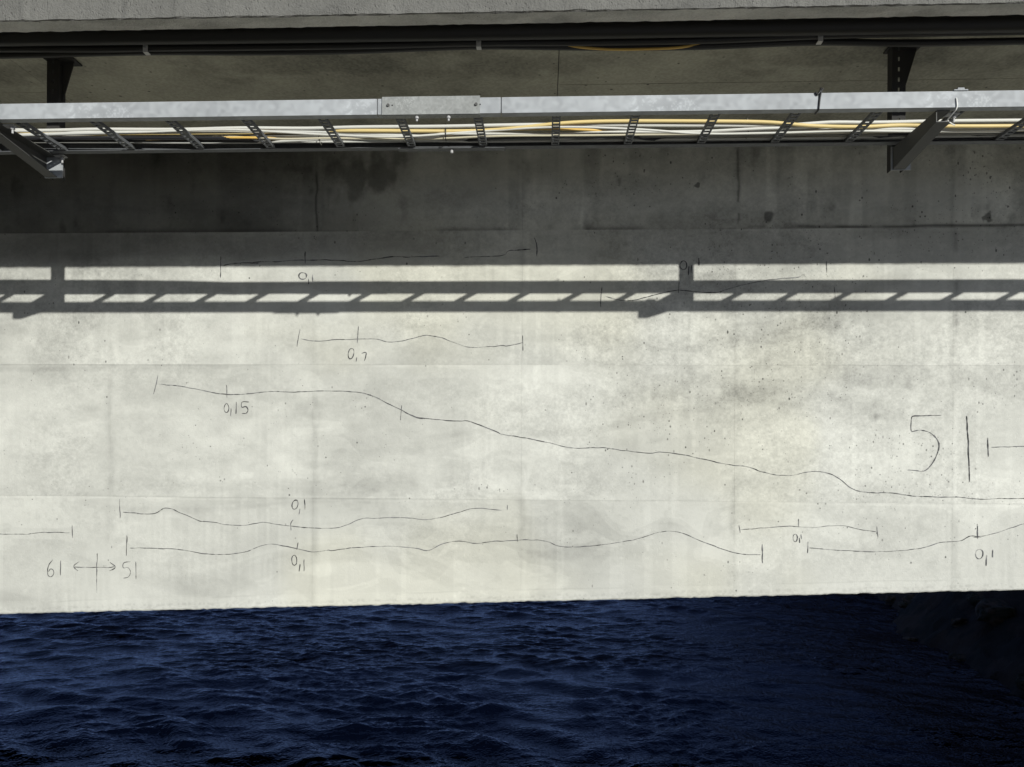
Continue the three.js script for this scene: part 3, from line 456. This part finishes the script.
function sheet(x0, x1, z0, z1, nx, nz, hf, warp) {
  const pos = new Float32Array((nx + 1) * (nz + 1) * 3), uv = new Float32Array((nx + 1) * (nz + 1) * 2), idx = new Uint32Array(nx * nz * 6); let k = 0, m = 0;
  for (let j = 0; j <= nz; j++) for (let i = 0; i <= nx; i++) { let x = mix(x0, x1, i / nx), z = mix(z0, z1, j / nz); if (warp) [x, z] = warp(x, z); pos[k] = x; pos[k + 1] = hf(x, z); pos[k + 2] = z; uv[k / 3 * 2] = x; uv[k / 3 * 2 + 1] = -z; k += 3; }
  for (let j = 0; j < nz; j++) for (let i = 0; i < nx; i++) { const a = j * (nx + 1) + i, b = a + 1, c = a + nx + 1, d = c + 1; idx[m++] = a; idx[m++] = c; idx[m++] = b; idx[m++] = b; idx[m++] = c; idx[m++] = d; }
  const g = new THREE.BufferGeometry(); g.setAttribute('position', new THREE.BufferAttribute(pos, 3)); g.setAttribute('uv', new THREE.BufferAttribute(uv, 2)); g.setIndex(new THREE.BufferAttribute(idx, 1)); g.computeVertexNormals(); return g;
}
function structure(name, geo, mat, label) { const o = new THREE.Mesh(geo, mat); o.name = name; o.userData.kind = 'structure'; if (label) o.userData.label = label; o.castShadow = o.receiveShadow = true; scene.add(o); return o; }
const soil = colourMap(512, 512, (i, j, o) => { const u = i / 512, v = j / 512, k = 1 + 0.35 * tfbm(u, v, 6, 5, 41) + 0.2 * tvn(u * 128, v * 128, 128, 44), gr = sstep(-0.1, 0.3, tfbm(u, v, 5, 4, 60)); o[0] = mix(0.16, 0.06, gr) * k; o[1] = mix(0.135, 0.065, gr) * k; o[2] = mix(0.095, 0.03, gr) * k; });
const soilMat = new THREE.MeshStandardMaterial({ map: rep(soil, 0.4, 0.4), roughness: 0.95, bumpMap: rep(grain, 1.2, 1.2), bumpScale: 0.02 });
const rockSoil = new THREE.MeshStandardMaterial({ map: rep(soil, 0.5, 0.5), color: new THREE.Color().setRGB(0.30, 0.24, 0.165), roughness: 0.9, bumpMap: rep(grain, 1.5, 1.5), bumpScale: 0.03 });
const gravel = colourMap(512, 512, (i, j, o) => { const u = i / 512, v = j / 512, k = 1 + 0.2 * tfbm(u, v, 6, 5, 71) + 0.3 * tvn(u * 128, v * 128, 128, 74); o[0] = 0.40 * k; o[1] = 0.385 * k; o[2] = 0.35 * k; });
const gravelMat = new THREE.MeshStandardMaterial({ map: rep(gravel, 0.5, 0.5), roughness: 0.95, bumpMap: rep(grain, 1.2, 1.2), bumpScale: 0.02 });
structure('bounce_gravel', sheet(-1.4, 30, 1.3, 9, 80, 30, (x, z) => land(x, z) + 0.03), gravelMat);  // unseen pale ground, added to bounce sunlight up at deck and wall
structure('ground', sheet(-60, 45, -2.6, 80, 150, 150, (x, z) => land(x, z)), soilMat);
structure('river_bank', sheet(2.5, 32, -64, -2.6, 260, 440, (x, z) => land(x, z)), rockSoil);

// water: short steep ripples over longer ones
const waves = [];
{
  const q = rng(5150);
  for (let k = 0; k < 72; k++) {
    const t = k / 71, L = 0.085 * Math.pow(18, Math.pow(t, 1.15)), spread = (q() + q() + q() - 1.5) * 0.80, th = -Math.PI / 2 + 0.16 + spread;
    waves.push([2 * Math.PI / L * Math.cos(th), 2 * Math.PI / L * Math.sin(th), L * 0.0080 * (0.6 + 0.8 * q()) * (L > 0.8 ? 0.5 : L > 0.4 ? 0.85 : L < 0.2 ? 0.8 : 1.0), q() * 6.283, L]);
  }
}
function ripple(x, z) {
  const wx = x + 0.35 * fbm(x * 0.35 + 5, z * 0.35, 3) + 0.08 * vn(x * 1.6, z * 1.6), wz = z + 0.35 * fbm(x * 0.35 + 60, z * 0.35 + 9, 3) + 0.08 * vn(x * 1.6 + 30, z * 1.6);
  const gust = 0.65 + 0.75 * sstep(-0.5, 0.5, fbm(x * 0.16 + 3, z * 0.3 + 1, 3)), small = 0.35 + 1.0 * sstep(-0.4, 0.4, fbm(x * 0.5 + 13, z * 0.8 + 1, 3));
  let h = 0; for (const [kx, kz, a, ph, L] of waves) { const s = Math.sin(kx * wx + kz * wz + ph); h += a * (L < 0.5 ? small : gust) * (s + 0.28 * s * s); }
  return h;
}
const chop = greyMap(1024, 1024, (i, j) => { const u = i / 1024, v = j / 1024; return 0.5 + 0.30 * tvn(u * 38 + 0.8 * tvn(u * 12, v * 12, 12, 4), v * 60 + 0.8 * tvn(u * 12, v * 12, 12, 8), 1024, 3) * 0 + 0.34 * (1 - 2 * Math.abs(tfbm(u, v, 24, 3, 50))) * 0.6 + 0.12 * tvn(u * 96, v * 96, 96, 54) - 0.1; });
const waterMat = new THREE.MeshPhysicalMaterial({ color: new THREE.Color().setRGB(0.0012, 0.0026, 0.009), roughness: 0.06, ior: 1.333, bumpMap: rep(chop, 0.42, 0.62), bumpScale: 0.020 });
structure('river_water', mergeGeometries([
  sheet(-15.5, 10.5, -21, -5, 1200, 740, (x, z) => WL + ripple(x, z)),
  sheet(-600, 600, -900, 4, 60, 60, (x, z) => WL - 0.5),
]), waterMat);

{ // boulders along the foot of the right bank
  const q = rng(808), stone = new THREE.MeshStandardMaterial({ map: rep(soil, 1, 1), color: new THREE.Color().setRGB(0.6, 0.5, 0.38), roughness: 0.9 });
  const variants = [0, 1, 2].map((s) => { const g = new THREE.IcosahedronGeometry(1, 4), p = g.attributes.position; for (let i = 0; i < p.count; i++) { const x = p.getX(i), y = p.getY(i), z = p.getZ(i); const k = 1 + 0.30 * vn(x * 1.4 + s * 20, y * 1.4 + z * 0.9) + 0.12 * vn(x * 3.7 + s, z * 3.7 + y * 2) + 0.05 * vn(x * 9, y * 9 + z * 7); const m = Math.max(-0.62, Math.min(0.66, y)); p.setXYZ(i, x * k * 1.15, m * k * 0.8, z * k); } g.computeVertexNormals(); return g; });
  for (let k = 0; k < 22; k++) {
    const z = -6.5 - q() * 15, x = 8.0 + 0.16 * Math.min(9, Math.max(-4, -z - 10)) + 0.5 * vn(z * 0.35, 4) + (q() * q()) * 2.6 - 0.15, s = 0.16 + 0.34 * q() * q();
    const o = new THREE.Mesh(variants[k % 3], stone); o.name = numbered('boulder'); o.position.set(x, Math.max(land(x, z), WL - 0.1) + s * 0.15, z); o.rotation.set(q() * 0.4, q() * 6, q() * 0.4); o.scale.setScalar(s); o.castShadow = o.receiveShadow = true; scene.add(o);
    tag(o, 'dark boulder at the foot of the shaded right bank', 'boulder', 'boulders along the shaded right bank');
  }
}
renderer.render(scene, camera);
